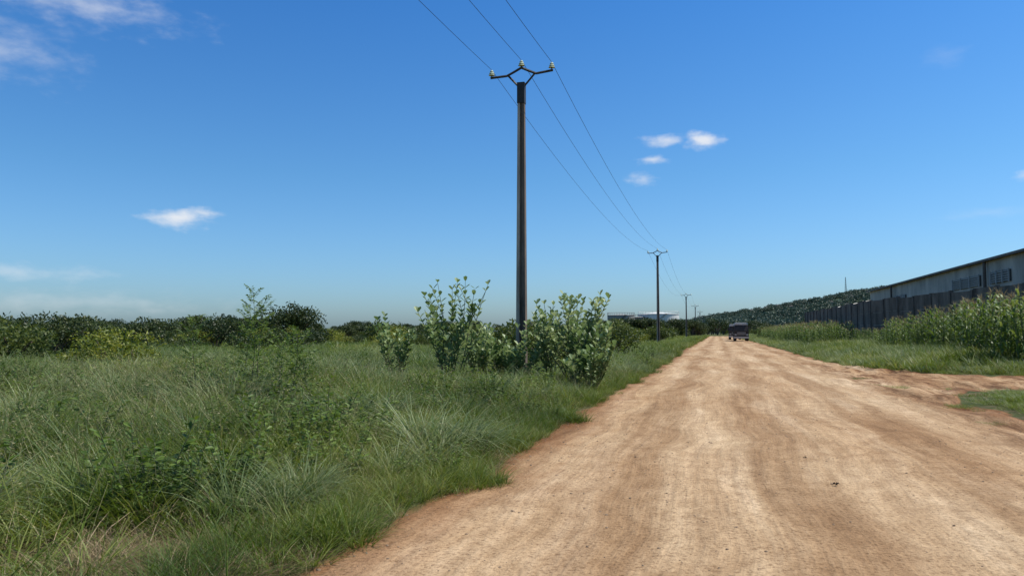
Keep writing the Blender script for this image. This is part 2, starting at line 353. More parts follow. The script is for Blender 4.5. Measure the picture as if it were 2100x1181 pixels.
# fringe creeping on the road edge
x,y=place(2600,-3.8,-2.1,1,60,R); e=edge(x,y); k=(e<.10)&(e>-.8)&((e<-.15)|(sn(y,y*0,3.1,2)>.1)); x,y=x[k],y[k]; q=R.random(len(x)); put(x,y,np.where(q<.26,R.integers(10,12,len(x)),np.where(q<.38,12,R.integers(0,4,len(x)))),.34+.42*R.random(len(x)))
# mid
x,y=place(4200,-62,-2.8,15,58,R); e=edge(x,y); k=inview(x,y)&(e<-.6)&(np.hypot(x,y)>14.5); x,y,e=x[k],y[k],e[k]; k=R.random(len(x))<.8; x,y,e=x[k],y[k],e[k]; f2=sn(x,y,.5,2)
put(x,y,R.integers(13,16,len(x)),(.55+.42*sm(0,2.5,-e))*(.75+.45*R.random(len(x)))*(1+.28*f2))
x,y=place(2000,-45,-3.0,15,45,R); k=inview(x,y)&(sn(x,y,.9,5)>0); x,y=x[k],y[k]; q=R.random(len(x)); put(x,y,np.where(q<.35,R.integers(4,7,len(x)),np.where(q<.42,R.integers(10,12,len(x)),R.integers(7,10,len(x)))),.8+.7*R.random(len(x)))
# far field
x,y=place(2300,-270,-6,52,300,R); e=edge(x,y); k=inview(x,y,8)&(e<-3); x,y=x[k],y[k]; put(x,y,R.integers(16,18,len(x)),.6+.45*R.random(len(x)))
x,y=place(600,-6,-4.0,48,290,R); put(x,y,R.integers(13,15,len(x)),.7+.5*R.random(len(x)))
# right verge beyond the side track
x,y=place(3300,5.2,22,26,150,R); e=edge(x,y); k=(e<-.5)&(y>25.5)&(x<5.8+9*(1-sm(33,130,y))+4); x,y,e=x[k],y[k],e[k]; put(x,y,R.integers(13,16,len(x)),(.35+.5*sm(.3,1.8,-e))*(.8+.5*R.random(len(x))))
x,y=place(2500,5.2,18,26,60,R); e=edge(x,y); k=(e<-.02)&(e>-.8); x,y,e=x[k],y[k],e[k]; put(x,y,np.where(R.random(len(x))<.3,12,R.integers(0,4,len(x))),.4+.35*R.random(len(x)))
x,y=place(450,6.3,12,140,290,R); put(x,y,R.integers(13,16,len(x)),.8+.5*R.random(len(x)))
# thin turf patch on the near right
x,y=place(1700,5.0,16,7,24.5,R); e=edge(x,y); k=(e<-.2); x,y,e=x[k],y[k],e[k]; k=R.random(len(x))<sm(0,1.1,-e)*.9+.08; x,y,e=x[k],y[k],e[k]; put(x,y,np.full(len(x),12),(.65+.5*sm(0,1.5,-e))*(.8+.5*R.random(len(x))))
x,y=place(260,4.4,7.5,12,36,R); k=sn(x,y,1.2,3)>.38; x,y=x[k],y[k]; put(x,y,np.full(len(x),12),.25+.3*R.random(len(x)))
x=np.concatenate(PX);y=np.concatenate(PY);idx=np.concatenate(PI);s=np.concatenate(PS)
rot=np.c_[R.normal(0,.06,len(x)),R.normal(0,.06,len(x)),R.random(len(x))*6.28]
scatter('grass',np.c_[x,y,H(x,y)],rot,s,idx,GC)
cl=[(-3.5,8.9,1.1),(-3.9,9.6,1.05),(-3.1,9.6,.9),(-8.6,11.2,1.3),(-7.8,10.9,1.35),(-8.1,12.0,1.3),(-11.5,12.5,1.2),(-10.6,11.5,1.1),(-12.5,13.5,1.2),(-4.5,6.0,.85),(-4.0,5.7,.8),(-3.7,6.3,.75),(-9.3,9.9,.9),(-6.2,8.0,.9),(-5.2,11.5,1.0),(-4.4,12.6,1.0),(-6.8,9.4,.9),(-3.4,7.6,.7),(-3.2,8.3,.75),(-3.3,9.2,1.0),(-8.9,11.7,1.2)]
P=np.array([(a,b,float(H(a,b))) for a,b,c in cl]); scatter('tussock_grass',P,np.c_[np.zeros((len(cl),2)),R.random(len(cl))*6],[c for a,b,c in cl],[4+i%3 for i in range(len(cl))],GC)

# gravel
rk=[]
for k in range(3):
    bm=bmesh.new(); bmesh.ops.create_icosphere(bm,subdivisions=1,radius=.5)
    m=MB(); v=np.array([tuple(q.co*(1+.3*mnoise.noise(q.co*2+Vector((k*9,0,0))))) for q in bm.verts])*[1,.8,.55]
    m.add(v,[[q.index for q in f.verts] for f in bm.faces],M_rock); bm.free(); rk.append(m)
RC=coll('stones',rk)
x,y=place(15000,-3,9,1.5,26,R); k=(edge(x,y)>-.1)&(R.random(len(x))<np.clip(.22+.3*(sn(x,y*.2,2.2,4)>.2)+sm(1.2,0,edge(x,y)),0,1)); x,y=x[k],y[k]
scatter('gravel',np.c_[x,y,roadz(x,y)],np.c_[R.normal(0,.2,(len(x),2)),R.random(len(x))*6.28],.006+.03*R.random(len(x))**5+.009*R.random(len(x)),R.integers(0,3,len(x)),RC)
m=MB()
for (a,b_,q) in [(1.17,8.6,.028),(1.05,10.3,.016)]:
    P=R.normal(0,q*.5,(9,3)); P[:,2]=np.abs(P[:,2])*.6
    for p in P: m.tube([(a+p[0]-q*.3,b_+p[1],.012+p[2]),(a+p[0],b_+p[1]+.01,.02+p[2]),(a+p[0]+q*.3,b_+p[1],.012+p[2])],[q*.12,q*.3,q*.1],M_dung,6)
m.obj('dung_pile')

# ---------------------------------------------------------------- shrubs & trees
def calotropis(h,spread,nb,rng):
    m=MB()
    for i in range(nb):
        a=6.283*i/nb+rng.normal(0,.35); ln=h*(.6+.4*rng.random()); sp=spread*(.15+.85*rng.random())
        pts=[]; 
        for t in np.linspace(0,1,7): pts.append(np.array([math.cos(a)*sp*t**.8+.06*math.sin(5*t+i),math.sin(a)*sp*t**.8+.06*math.cos(4*t+i),ln*t]))
        m.tube(pts,[.022*(1-.75*t) for t in np.linspace(0,1,7)],M_stem,5,False)
        subs=[(pts,.28)]
        for j in range(3):
            k=2+j; q=pts[k]; aa=a+rng.normal(0,1.3); l2=h*.3; sb=[q+np.array([math.cos(aa)*l2*.5*t,math.sin(aa)*l2*.5*t,l2*t]) for t in np.linspace(0,1,4)]
            m.tube(sb,[.012,.01,.008,.005],M_stem,4,False); subs.append((sb,.2))
        for ps,t0 in subs:
            ps=np.array(ps); T=np.arange(t0,1.001,.06 if len(ps)>5 else .14); 
            for c_,t in enumerate(T):
                if rng.random()<.12: continue
                u=t*(len(ps)-1); q=min(int(u),len(ps)-2); p=ps[q]+(ps[q+1]-ps[q])*(u-q); az=c_*1.57+i
                for sgn in (0,math.pi):
                    up=.35+.9*t; d=np.array([[math.cos(az+sgn),math.sin(az+sgn),up*(.5+rng.random())]]); sz=.19*(.75+.5*rng.random())
                    nn=np.array([[-math.cos(az+sgn)*up,-math.sin(az+sgn)*up,1.]])+rng.normal(0,.2,(1,3)); m.leaves([p],d,nn,sz,sz*.62,M_cal,six=True)
    return m
R=np.random.default_rng(5)
def gz(x,y): return float(H(x,y))
for (a,b_,h,sp,nb,rz) in [(-7.35,20.4,3.25,1.35,12,.3),(-9.5,21.5,2.3,1.0,7,1),(-4.1,22.0,3.0,1.3,12,2),(-3.35,21.2,2.1,.9,10,.7),(-4.9,22.6,2.6,1.2,9,.1),(-7.0,22.2,2.0,1.0,8,.4),(-3.3,20.1,1.3,.8,8,.9),(-6.2,22.2,1.6,.8,8,.5),(-5.7,21.4,1.4,.8,7,1.4)]:
    calotropis(h,sp,nb,R).obj('calotropis_shrub',(a,b_,gz(a,b_)-.05),rz)
def feather(h,rng,n=26):
    m=MB(); pts=[np.array([.07*math.sin(2.2*t)*h,.05*math.sin(5*t),h*t]) for t in np.linspace(0,1,9)]
    m.tube(pts,[.012*(1-.8*t) for t in np.linspace(0,1,9)],M_stem,5,False); ps=np.array(pts)
    for i in range(n):
        t=.18+.82*i/(n-1); u=t*8; q=min(int(u),7); p=ps[q]+(ps[q+1]-ps[q])*(u-q); az=i*2.4; L_=.40*(1.2-.75*t)*(.75+.5*rng.random()); up=.5+.9*t
        rac=[p+np.array([math.cos(az)*L_*s_,math.sin(az)*L_*s_,L_*(up*s_-.35*s_*s_)]) for s_ in np.linspace(0,1,5)]; m.tube(rac,[.004,.003,.003,.002,.001],M_stem,3,False)
        rac=np.array(rac); S_=np.linspace(.12,1,14); P=np.array([rac[min(int(s_*4),3)]+(rac[min(int(s_*4),3)+1]-rac[min(int(s_*4),3)])*(s_*4-min(int(s_*4),3)) for s_ in S_])
        for sg in (-1,1):
            D=np.tile([-math.sin(az)*sg+.6*math.cos(az),math.cos(az)*sg+.6*math.sin(az),.1],(14,1))+rng.normal(0,.25,(14,3)); m.leaves(P,D,rng.normal(0,.6,(14,3))+[0,0,1.],.075,.022,M_weed)
    return m
for (a,b_,h,rz) in [(-8.5,12.4,2.15,0.2),(-8.1,12.3,1.95,2.6),(-8.9,12.9,1.8,1.6),(-6.9,11.3,1.5,1.2),(-7.2,11.6,1.35,3.),(-9.3,12.1,1.6,4.),(-6.7,11.5,1.1,5.)]:
    feather(h,R).obj('sesbania_plant',(a,b_,gz(a,b_)-.03),rz)
def bush(h,r,nl,ls,leaf,rng,lobes=11,low=.15,flat=1.0,trunk=.06):
    m=MB(); C=[]
    for i in range(lobes):
        a=rng.random()*6.283; q=r*.68*math.sqrt(rng.random()); z=h*(low+.2+(.62-low)*rng.random()*(1-.4*(q/r)**2)); C.append((q*math.cos(a),q*math.sin(a),z,r*(.28+.22*rng.random())))
    for c in C:
        c0=np.array(c[:3]); mid=np.array([c0[0]*.35,c0[1]*.35,c0[2]*.5]); m.tube([(0,0,-.1),mid,c0],[trunk,trunk*.6,trunk*.25],M_bark,5,False)
    C=np.array(C); w=C[:,3]**2; k=rng.choice(lobes,nl,p=w/w.sum()); d=rng.normal(0,1,(nl,3)); d/=np.linalg.norm(d,axis=1)[:,None]; rr=C[k,3]*(.55+.5*rng.random(nl)**.6)
    P=C[k,:3]+d*rr[:,None]*[1,1,.8*flat]; P[:,2]=np.maximum(P[:,2],.05)
    clump=np.sin(P[:,0]*7/r)+np.sin(P[:,1]*8/r+1)+np.sin(P[:,2]*9/r+2); keep=clump>-1.25; P=P[keep];d=d[keep]
    D=rng.normal(0,1,P.shape)+d*.4; m.leaves(P,D,d+rng.normal(0,.6,P.shape),ls*(.6+.8*rng.random(len(P))),ls*.55,leaf); return m
R=np.random.default_rng(21)
TREES=[bush(4.5,3.2,2200,.36,M_dark,R,14,.25,.8,.14),bush(3.4,3.0,2000,.34,M_bush,R,12,.05,.8,.1),bush(5.2,3.4,2200,.37,M_dark,R,15,.3,.6,.15),
       bush(2.4,2.0,1800,.2,M_bush,R,10,.05,.9,.06),bush(2.2,2.1,1800,.2,M_ybush,R,10,.05,.9,.06),bush(2.3,2.2,2000,.22,M_dark,R,10,.0,.85,.06)]
TC=coll('tree_kinds',TREES)
pts=[];ix=[];sc=[]
def polar(deg,D):   # bearing (deg, clockwise from the road axis) and distance
    a=rad(deg); return D*math.sin(a),D*math.cos(a)
for i in range(120):
    bz=-54+R.random()*33; D=120+R.random()*60
    if R.random()<.12: continue
    k=R.choice([0,1,2,0]); dens=.86 if bz<-33 else .6
    pts.append(polar(bz,D)); ix.append(k); sc.append((.65+.5*R.random())*dens)
for i in range(95):
    bz=-54+R.random()*34; D=52+R.random()*50; pts.append(polar(bz,D)); ix.append(R.choice([3,5,5,1,4])); sc.append(.4+.5*R.random())
for i in range(60):
    bz=-26+R.random()*22; D=110+R.random()*70; pts.append(polar(bz,D)); ix.append(R.choice([1,3,5])); sc.append(.5+.35*R.random())
for i in range(60):      # beside the road further on
    y_=62+R.random()*230; x_=-7.5-R.random()*(4+y_*.08); pts.append((x_,y_)); ix.append(R.choice([1,3,3,4,0])); sc.append(.55+.3*R.random())
for i in range(70):      # shrubs in front of the tanks
    pts.append(polar(-9.2+R.random()*8,200+R.random()*60)); ix.append(R.choice([0,1,2,0])); sc.append(.9+.3*R.random())
for i in range(46):
    y_=150+R.random()*220; x_=9+R.random()*10; pts.append((x_,y_)); ix.append(R.choice([1,3,0])); sc.append(.6+.3*R.random())
for i in range(240):     # far line closing the field
    bz=-60+R.random()*60; D=300+R.random()*250; pts.append(polar(bz,D)); ix.append(R.choice([0,1,2])); sc.append(.9+.6*R.random())
for i in range(150):     # scrub before the hill
    bz=-2+R.random()*30; D=380+R.random()*260; pts.append(polar(bz,D)); ix.append(R.choice([0,1,2])); sc.append(1.0+.8*R.random())
pts=np.array(pts); scatter('trees',np.c_[pts,H(pts[:,0],pts[:,1])],np.c_[np.zeros((len(pts),2)),R.random(len(pts))*6.28],sc,ix,TC)
def one(name,b,x,y,rz=0,s=1): b.obj(name,(x,y,gz(x,y)-.05),rz,scale=s)
bx,by=polar(-31.3,125); one('mango_tree',bush(6.4,5.6,6500,.38,M_dark,R,20,.15,.75,.25),bx,by)
bx,by=polar(-43.2,33); one('yellow_shrub',bush(1.9,1.9,3200,.13,M_ybush,R,14,.0,.8,.05),bx,by)
bx,by=polar(-41.4,30); one('yellow_shrub',bush(1.3,1.2,1800,.13,M_ybush,R,10,.0,.8,.05),bx,by)
bx,by=polar(-46.5,46); one('acacia_bush',bush(2.9,2.8,5000,.17,M_dark,R,14,.1,.8,.08),bx,by)
bx,by=polar(-40.3,52); one('acacia_bush',bush(2.4,2.4,3600,.17,M_dark,R,12,.05,.8,.08),bx,by)
bx,by=polar(-48.5,40); one('acacia_bush',bush(2.3,2.2,3600,.17,M_bush,R,12,.05,.8,.08),bx,by)
bx,by=polar(-36.5,62); one('acacia_bush',bush(2.9,3.2,3600,.19,M_dark,R,12,.05,.7,.08),bx,by)
one('acacia_bush',bush(3.0,2.6,5000,.2,M_bush,R,14,.0,.8,.08),-9.0,68)
one('acacia_bush',bush(2.3,1.8,3000,.16,M_bush,R,14,.0,.8,.08),-5.6,40)
one('acacia_bush',bush(2.2,1.9,3000,.14,M_bush,R,14,.0,.8,.08),-8.6,31)
one('acacia_bush',bush(2.1,1.7,3000,.14,M_bush,R,14,.0,.8,.08),-6.3,29)

# ---------------------------------------------------------------- maize
def maize(rng,h=2.4):
    m=MB(); m.tube([(0,0,0),(.02,0,h*.5),(.0,.02,h*.92)],[.014,.011,.006],M_stem,5,False)
    for i in range(11):
        z=h*(.12+.072*i); az=i*math.pi+rng.normal(0,.5); L_=.8*(1-.03*i)*(.8+.4*rng.random()); n=5; P=np.array([0,0,z]); rows=[]; w=.09
        el=1.05
        S=np.array([-math.sin(az),math.cos(az),0])
        for k in range(n+1):
            t=k/n; ww=w*(.6+.9*t if t<.35 else (1.05*(1-t)**.7+.03)); rows+= [P-S*ww/2+[0,0,.01],P+S*ww/2+[0,0,.01]]
            P=P+np.array([math.cos(az)*math.cos(el),math.sin(az)*math.cos(el),math.sin(el)])*L_/n; el-=.5*(.6+.6*rng.random())
        m.add(rows,[(2*k,2*k+1,2*k+3,2*k+2) for k in range(n)],M_corn)
    m.blades(9,.005,.18,.30,.014,.4,.3,M_tassel,rng,seg=2,z0=h*.9); return m
R=np.random.default_rng(31)
MC=coll('maize_kinds',[maize(R) for i in range(4)])
def fence_x(y): return np.interp(y,[30,42,50,74,119],[20.6,18.6,17.3,13.4,12.6])
x,y=place(6500,9.5,24,33,72,R); k=(x<fence_x(y)-.6)&(x>.198*y)&(x>11+.8*sn(y,y*0,.4,1)); x,y=x[k][:900],y[k][:900]
s=(.76+.50*R.random(len(x)))*(1-.28*sm(.30,.20,x/y))*(1+.14*sn(x,y,.9,3))
x2,y2=place(2600,7.6,13,74,170,R); k=(x2<np.minimum(fence_x(y2)-.6,.163*y2))&(x2>8+.5*sn(y2,0*y2,.3,1)); x2,y2=x2[k],y2[k]; s2=(.6+.4*R.random(len(x2)))*(1+.2*sn(x2,y2,.35,3))
x3,y3=place(400,11,14,55,74,R); k=x3<fence_x(y3)-.5; x3,y3=x3[k],y3[k]; s3=.35+.3*R.random(len(x3))
x=np.r_[x,x2,x3];y=np.r_[y,y2,y3];s=np.r_[s,s2,s3]
scatter('maize_field',np.c_[x,y,H(x,y)],np.c_[R.normal(0,.08,(len(x),2)),R.random(len(x))*6.28],s,R.integers(0,4,len(x)),MC)

# ---------------------------------------------------------------- utility poles
def pole(x,y,h,name='utility_pole'):
    e=empty(name,(x,y,gz(x,y)))
    m=MB(); n=12
    for sx in (-1,1):     # two flanges and a recessed web, tapering
        v=[]
        for z in (-.3,h):
            t=max(z,0)/h; w=.17-.062*t; d=.14-.05*t
            for a,b_ in ((w*.30,-d),(w,-d),(w,d),(w*.30,d)): v.append((sx*a,b_,z))
        f=[(0,1,5,4),(1,2,6,5),(2,3,7,6),(3,0,4,7),(4,5,6,7)]; m.add(v,f,M_pole if sx>0 else M_pole_lit)  # left flange gets the painted lit tone, right one the darker concrete
    v=[]
    for z in (-.3,h-.02):
        t=max(z,0)/h; w=(.17-.062*t)*.30; d=(.14-.05*t)*.6
        for a,b_ in ((-w,-d),(w,-d),(w,d),(-w,d)): v.append((a,b_,z))
    m.add(v,[(0,1,5,4),(2,3,7,6),(4,5,6,7)],M_pole); m.obj('shaft',parent=e)
    m=MB(); Z=h+.38     # vaulted crossarm
    arm=[(-1.07,Z-.12),(-.5,Z-.10),(-.22,Z+.03),(0,Z+.14),(.22,Z+.03),(.5,Z-.10),(1.07,Z-.04)]
    for (a,za),(b_,zb) in zip(arm[:-1],arm[1:]): m.tube([(a,0,za),(b_,0,zb)],[.042,.042],M_steel,4)
    for sx in (-1,1): m.tube([(sx*.45,0,Z-.10),(sx*.09,0,h-.12)],[.034,.034],M_steel,4)
    m.box((0,0,h-.35),(.25,.23,.7),M_steel); m.obj('crossarm',parent=e)
    m=MB(); tops=[]
    for a,z in ((-1.03,Z-.10),(0,Z+.14),(1.03,Z-.02)):
        m.tube([(a,0,z),(a,0,z+.08)],[.02,.02],M_steel,6)
        for k,(r,zz) in enumerate(((.11,.07),(.09,.13),(.065,.19))): m.tube([(a,0,z+zz),(a,0,z+zz+.025),(a,0,z+zz+.05)],[r,r*.8,r*.45],M_glass_ins,12)
        tops.append(Vector((x+a,y,gz(x,y)+z+.25)))
    m.obj('insulators',parent=e,smooth=False); return e,tops
poles=[(-6.15,-34,10),(-6.15,23.9,10),(-6.2,84,10),(-6.2,163,9),(-6.2,232,9),(-6.3,300,9),(-6.6,380,9)]
T=[pole(*p) for p in poles]
m=MB()
for (e0,a),(e1,b_) in zip(T[:-1],T[1:]):
    for p,q in zip(a,b_):
        L_=(p-q).length; sag=1.15*(L_/60)**2*.95; n=28
        P=[p.lerp(q,t)-Vector((0,0,4*sag*t*(1-t))) for t in np.linspace(0,1,n)]; m.tube(P,[.0085]*n,M_wire,4,False)
m.obj('power_line')

# ---------------------------------------------------------------- concrete wall
e=empty('concrete_wall'); m=MB(); mp_=MB(); path=[(22.5,24),(20.6,31),(18.6,42),(17.3,50),(13.4,74),(12.6,119)]; top=4.4
for (x0,y0),(x1,y1) in zip(path[:-1],path[1:]):
    L_=math.hypot(x1-x0,y1-y0); n=max(1,round(L_/3)); an=math.atan2(y1-y0,x1-x0)
    for i in range(n):
        t=(i+.5)/n; cx,cy=x0+(x1-x0)*t,y0+(y1-y0)*t; tp=top+.07*math.sin(i*2.3)
        for j in range(4):
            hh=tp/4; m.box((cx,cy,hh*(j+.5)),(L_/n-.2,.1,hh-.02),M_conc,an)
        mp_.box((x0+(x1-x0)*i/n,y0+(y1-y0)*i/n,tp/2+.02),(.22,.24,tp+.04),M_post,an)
mp_.box((12.6,119,2.2),(.22,.24,4.5),M_post); m.obj('panels',parent=e); mp_.obj('posts',parent=e)

# ---------------------------------------------------------------- warehouse
e=empty('warehouse',(26,60,0)); m=MB(); Ln=84; W=30; h=8.6
m.add([(0,-12,0),(0,Ln,0),(0,Ln,h),(0,-12,h),(W,-12,0),(W,Ln,0),(W,Ln,h),(W,-12,h),(W/2,-12,h+2.6),(W/2,Ln,h+2.6)],
      [(0,3,2,1),(4,5,6,7),(0,4,7,8,3),(1,2,9,6,5)],M_ware)
m.box((-.04,36,h-2.65),(.06,95,.2),M_ware); m.obj('walls',parent=e)
m=MB(); m.add([(-.5,-12.6,h+.02),(-.5,Ln+.6,h+.02),(W/2,Ln+.6,h+2.78),(W/2,-12.6,h+2.78),(W+.5,Ln+.6,h+.02),(W+.5,-12.6,h+.02)],[(0,3,2,1),(3,5,4,2)],M_roof)
m.box((-.55,35.7,h+.02),(.14,97,.22),M_roof); m.obj('roof',parent=e)
m=MB()
for y0,y1 in ((-9.5,-4.8),(-3.6,1),(2.2,6.8),(8,12.6),(18.3,23.2),(26.5,35.5),(58,61),(63,66)):
    z0,z1=(6.25,7.35) if y0<50 else (5.9,6.9)
    m.box((-.06,(y0+y1)/2,(z0+z1)/2),(.14,y1-y0,z1-z0),M_louv)
    for zz in np.linspace(z0+.12,z1-.12,5): m.box((-.19,(y0+y1)/2,zz),(.08,y1-y0,.07),M_frame)
    for yy in np.linspace(y0,y1,4): m.box((-.22,yy,(z0+z1)/2),(.1,.14,z1-z0+.15),M_frame)
m.obj('louvre_windows',parent=e)
m=MB(); 
for yy in (24.4,66.): m.tube([(-.32,yy,0),(-.32,yy,h)],[.16,.16],M_roof,8)
m.obj('downpipe',parent=e)
e=empty('storage_shed',(23.5,146,0)); m=MB(); m.box((5,32,3.2),(10,64,6.4),M_cream); m.obj('walls',parent=e)
m=MB(); m.add([(-.4,-.6,6.42),(-.4,64.6,6.42),(5,64.6,7.7),(5,-.6,7.7),(10.4,64.6,6.42),(10.4,-.6,6.42)],[(0,3,2,1),(3,5,4,2)],M_cream)
m.obj('roof',parent=e); m=MB()
for i in range(9): m.box((-.05,4+i*7,4.2),(.12,2.6,1.1),M_louv)
m.obj('windows',parent=e)

# ---------------------------------------------------------------- storage tanks
def tank(x,y,r,h,mt,name='storage_tank'):
    e=empty(name,(x,y,0)); m=MB(); m.tube([(0,0,0),(0,0,h*.98),(0,0,h*.981),(0,0,h),(0,0,h+r*.10)],[r,r,r*1.02,r*1.02,r*.05],mt,48); m.obj('shell',parent=e)
    m=MB(); n=32
    for i in range(n):
        a=6.283*i/n; m.tube([(r*math.cos(a),r*math.sin(a),h),(r*math.cos(a),r*math.sin(a),h+1)],[.05,.05],mt,4)
    m.tube([(r*math.cos(6.283*i/n),r*math.sin(6.283*i/n),h+1) for i in range(n+1)],[.05]*(n+1),mt,4); m.obj('railing',parent=e)
    m=MB(); 
    for i in range(14): m.box((r*math.cos(-2.3+i*.09)*1.03,r*math.sin(-2.3+i*.09)*1.03,.6+i*h/14),(.9,.9,.12),M_steel)
    m.obj('stairs',parent=e)
tank(-22.4,305,8,8.6,M_tank); tank(-35.5,291,5.2,7.9,M_tankg); tank(-29.0,300,4,7.3,M_tankg)

# ---------------------------------------------------------------- trucks
def truck(x,y,rz=0,name='truck'):
    e=empty(name,(x,y,.02),rz)   # front faces -Y
    m=MB(); m.add([(-1.2,0,.7),(1.2,0,.7),(1.2,2.1,.7),(-1.2,2.1,.7),(-1.2,-.02,1.75),(1.2,-.02,1.75),(1.2,2.1,1.75),(-1.2,2.1,1.75),(-1.1,.35,2.75),(1.1,.35,2.75),(1.1,2.05,2.8),(-1.1,2.05,2.8)],
      [(3,2,1,0),(0,1,5,4),(1,2,6,5),(2,3,7,6),(3,0,4,7),(4,5,9,8),(5,6,10,9),(6,7,11,10),(7,4,8,11),(8,9,10,11)],M_truck)
    m.box((0,.5,2.9),(1.9,.5,.2),M_truckl); m.obj('cab',parent=e)
    m=MB(); m.add([(-1.02,.03,1.82),(1.02,.03,1.82),(.95,.30,2.62),(-.95,.30,2.62)],[(0,1,2,3)],M_glass); 
    for sx in (-1,1): m.box((sx*1.17,1.0,2.15),(.06,1.1,.6),M_glass)
    m.obj('windows',parent=e)
    m=MB(); m.box((0,-.06,1.3),(1.5,.08,.55),M_steel)
    for k in range(4): m.box((0,-.12,1.1+.13*k),(1.4,.05,.05),M_chrome)
    m.box((0,-.12,.62),(2.45,.3,.34),M_chrome)
    for sx in (-1,1):
        m.box((sx*.95,-.09,1.1),(.32,.1,.24),M_chrome); m.box((sx*1.42,.1,2.1),(.2,.1,.55),M_steel); m.tube([(sx*1.15,.2,2.35),(sx*1.42,.12,2.35)],[.025,.025],M_steel,5)
    m.obj('grille_and_bumper',parent=e)
    m=MB(); m.box((0,5.2,1.0),(1.0,7.6,.3),M_steel); m.box((0,5.6,1.95),(2.3,6.4,1.4),M_truck); m.box((0,2.36,2.75),(2.3,.1,.8),M_truckl)
    for k in range(7):
        for sx in (-1,1): m.box((sx*1.18,2.7+k*.97,1.95),(.08,.1,1.4),M_steel)
    m.box((0,5.6,2.9),(2.2,6.1,.6),M_truckl,top=.85); m.obj('cargo_body',parent=e)
    m=MB()
    for yy in (.95,6.6,7.9):
        for sx in (-1,1): 
            m.tube([(sx*.8,yy,.52),(sx*.86,yy,.52),(sx*1.14,yy,.52),(sx*1.2,yy,.52)],[.44,.52,.52,.44],M_tyre,20); m.tube([(sx*1.2,yy,.52),(sx*1.22,yy,.52)],[.24,.2],M_chrome,12)
    m.obj('wheels',parent=e)
truck(4.0,135); truck(3.6,163)

# ---------------------------------------------------------------- hills
az=np.linspace(-30,45,190); rr=np.linspace(520,3000,60); RH=lambda a:np.interp(a,[-30,-14,-6,-1.4,1,4.4,7.6,9.2,12.1,16,25,45],[.0,.002,.006,.013,.020,.028,.038,.044,.051,.050,.035,.02])
def hz(a,r):
    x=r*np.sin(np.radians(a)); y=r*np.cos(np.radians(a)); base=RH(a)*1500*sm(560,1550,r)*(1-.35*sm(1700,3000,r))
    return base*(1+.10*sn(x,y,.011,1)+.05*sn(x,y,.03,4))-2*(1-sm(520,640,r))
A,Q=np.meshgrid(az,rr); X=Q*np.sin(np.radians(A)); Y=Q*np.cos(np.radians(A)); Z=hz(A,Q); i=np.arange(A.size).reshape(A.shape)
me=bpy.data.meshes.new('hill'); me.from_pydata(np.c_[X.ravel(),Y.ravel(),Z.ravel()].tolist(),[],np.stack([i[:-1,:-1],i[:-1,1:],i[1:,1:],i[1:,:-1]],-1).reshape(-1,4).tolist()); me.materials.append(M_hill)
ob=bpy.data.objects.new('hill',me); scene.collection.objects.link(ob)
R=np.random.default_rng(9)
HT=[bush(7,5.5,420,1.5,M_hilltree,R,9,.1,.8,.3) for k in range(3)]; HC=coll('hill_tree_kinds',HT)
n=5200; a=-14+44*R.random(n); r=620+1150*R.random(n)**.8; x=r*np.sin(np.radians(a)); y=r*np.cos(np.radians(a)); 
scatter('hillside_trees',np.c_[x,y,hz(a,r)-.5],np.c_[np.zeros((n,2)),R.random(n)*6.28],.5+.9*R.random(n),R.integers(0,3,n),HC)
m=MB()
for k in range(45):
    a_=-1+15*R.random(); r_=850+620*R.random(); x_,y_=polar(a_,r_); z_=float(hz(np.array(a_),np.array(r_))); w,d,hh=5+3*R.random(),5+3*R.random(),3+1.2*R.random(); rz=R.random()*3
    m.box((x_,y_,z_+hh/2+.5),(w,d,hh+1),M_hwall,rz); m.box((x_,y_,z_+hh+1.7),(w+1,d+1,1.4),M_hroof,rz,top=.5)
m.obj('hillside_houses')
m=MB(); x_,y_=polar(8.7,1500); z_=float(hz(np.array(8.7),np.array(1500.)))
for sx in (-1,1):
    for sy in (-1,1): m.tube([(x_+sx*1.6,y_+sy*1.6,z_),(x_+sx*.3,y_+sy*.3,z_+36)],[.3,.2],M_steel,4)
for k in range(9):
    zz=z_+k*4; q=1.6-1.3*k/9; m.tube([(x_-q,y_-q,zz),(x_+q,y_-q,zz+4)],[.15,.15],M_steel,4); m.tube([(x_+q,y_-q,zz),(x_-q,y_-q,zz+4)],[.15,.15],M_steel,4)
m.obj('radio_mast')

# ---------------------------------------------------------------- sky, sun
w=bpy.data.worlds.new('sky'); scene.world=w; w.use_nodes=True; nt=w.node_tree; nt.nodes.clear(); N=nt.nodes.new; L=nt.links.new
o=N('ShaderNodeOutputWorld'); bg=N('ShaderNodeBackground'); bg.inputs[1].default_value=.12; L(bg.outputs[0],o.inputs[0])
sk=N('ShaderNodeTexSky'); sk.sky_type='NISHITA'; sk.sun_disc=False; sk.sun_elevation=rad(SUN_EL); sk.sun_rotation=rad(SUN_AZ); sk.air_density=1.0; sk.dust_density=1.2; sk.ozone_density=2.0
tc=N('ShaderNodeTexCoord'); sp=N('ShaderNodeSeparateXYZ'); L(tc.outputs['Generated'],sp.inputs[0])
tint=ramp(N,[(0,(.72,.98,1.30)),(.07,(.62,.95,1.30)),(.2,(.46,.88,1.22)),(.42,(.27,.76,1.28)),(.8,(.6,.85,1.0))]); L(sp.outputs[2],tint.inputs[0])
hs=N('ShaderNodeMix'); hs.data_type='RGBA'; hs.blend_type='MULTIPLY'; hs.inputs[0].default_value=1; L(sk.outputs[0],hs.inputs[6]); L(tint.outputs[0],hs.inputs[7])
def mth(op,a,b_=None):
    q=N('ShaderNodeMath'); q.operation=op
    for i,v in enumerate((a,b_)):
        if v is None: continue
        if isinstance(v,(int,float)): q.inputs[i].default_value=v
        else: L(v,q.inputs[i])
    return q.outputs[0]
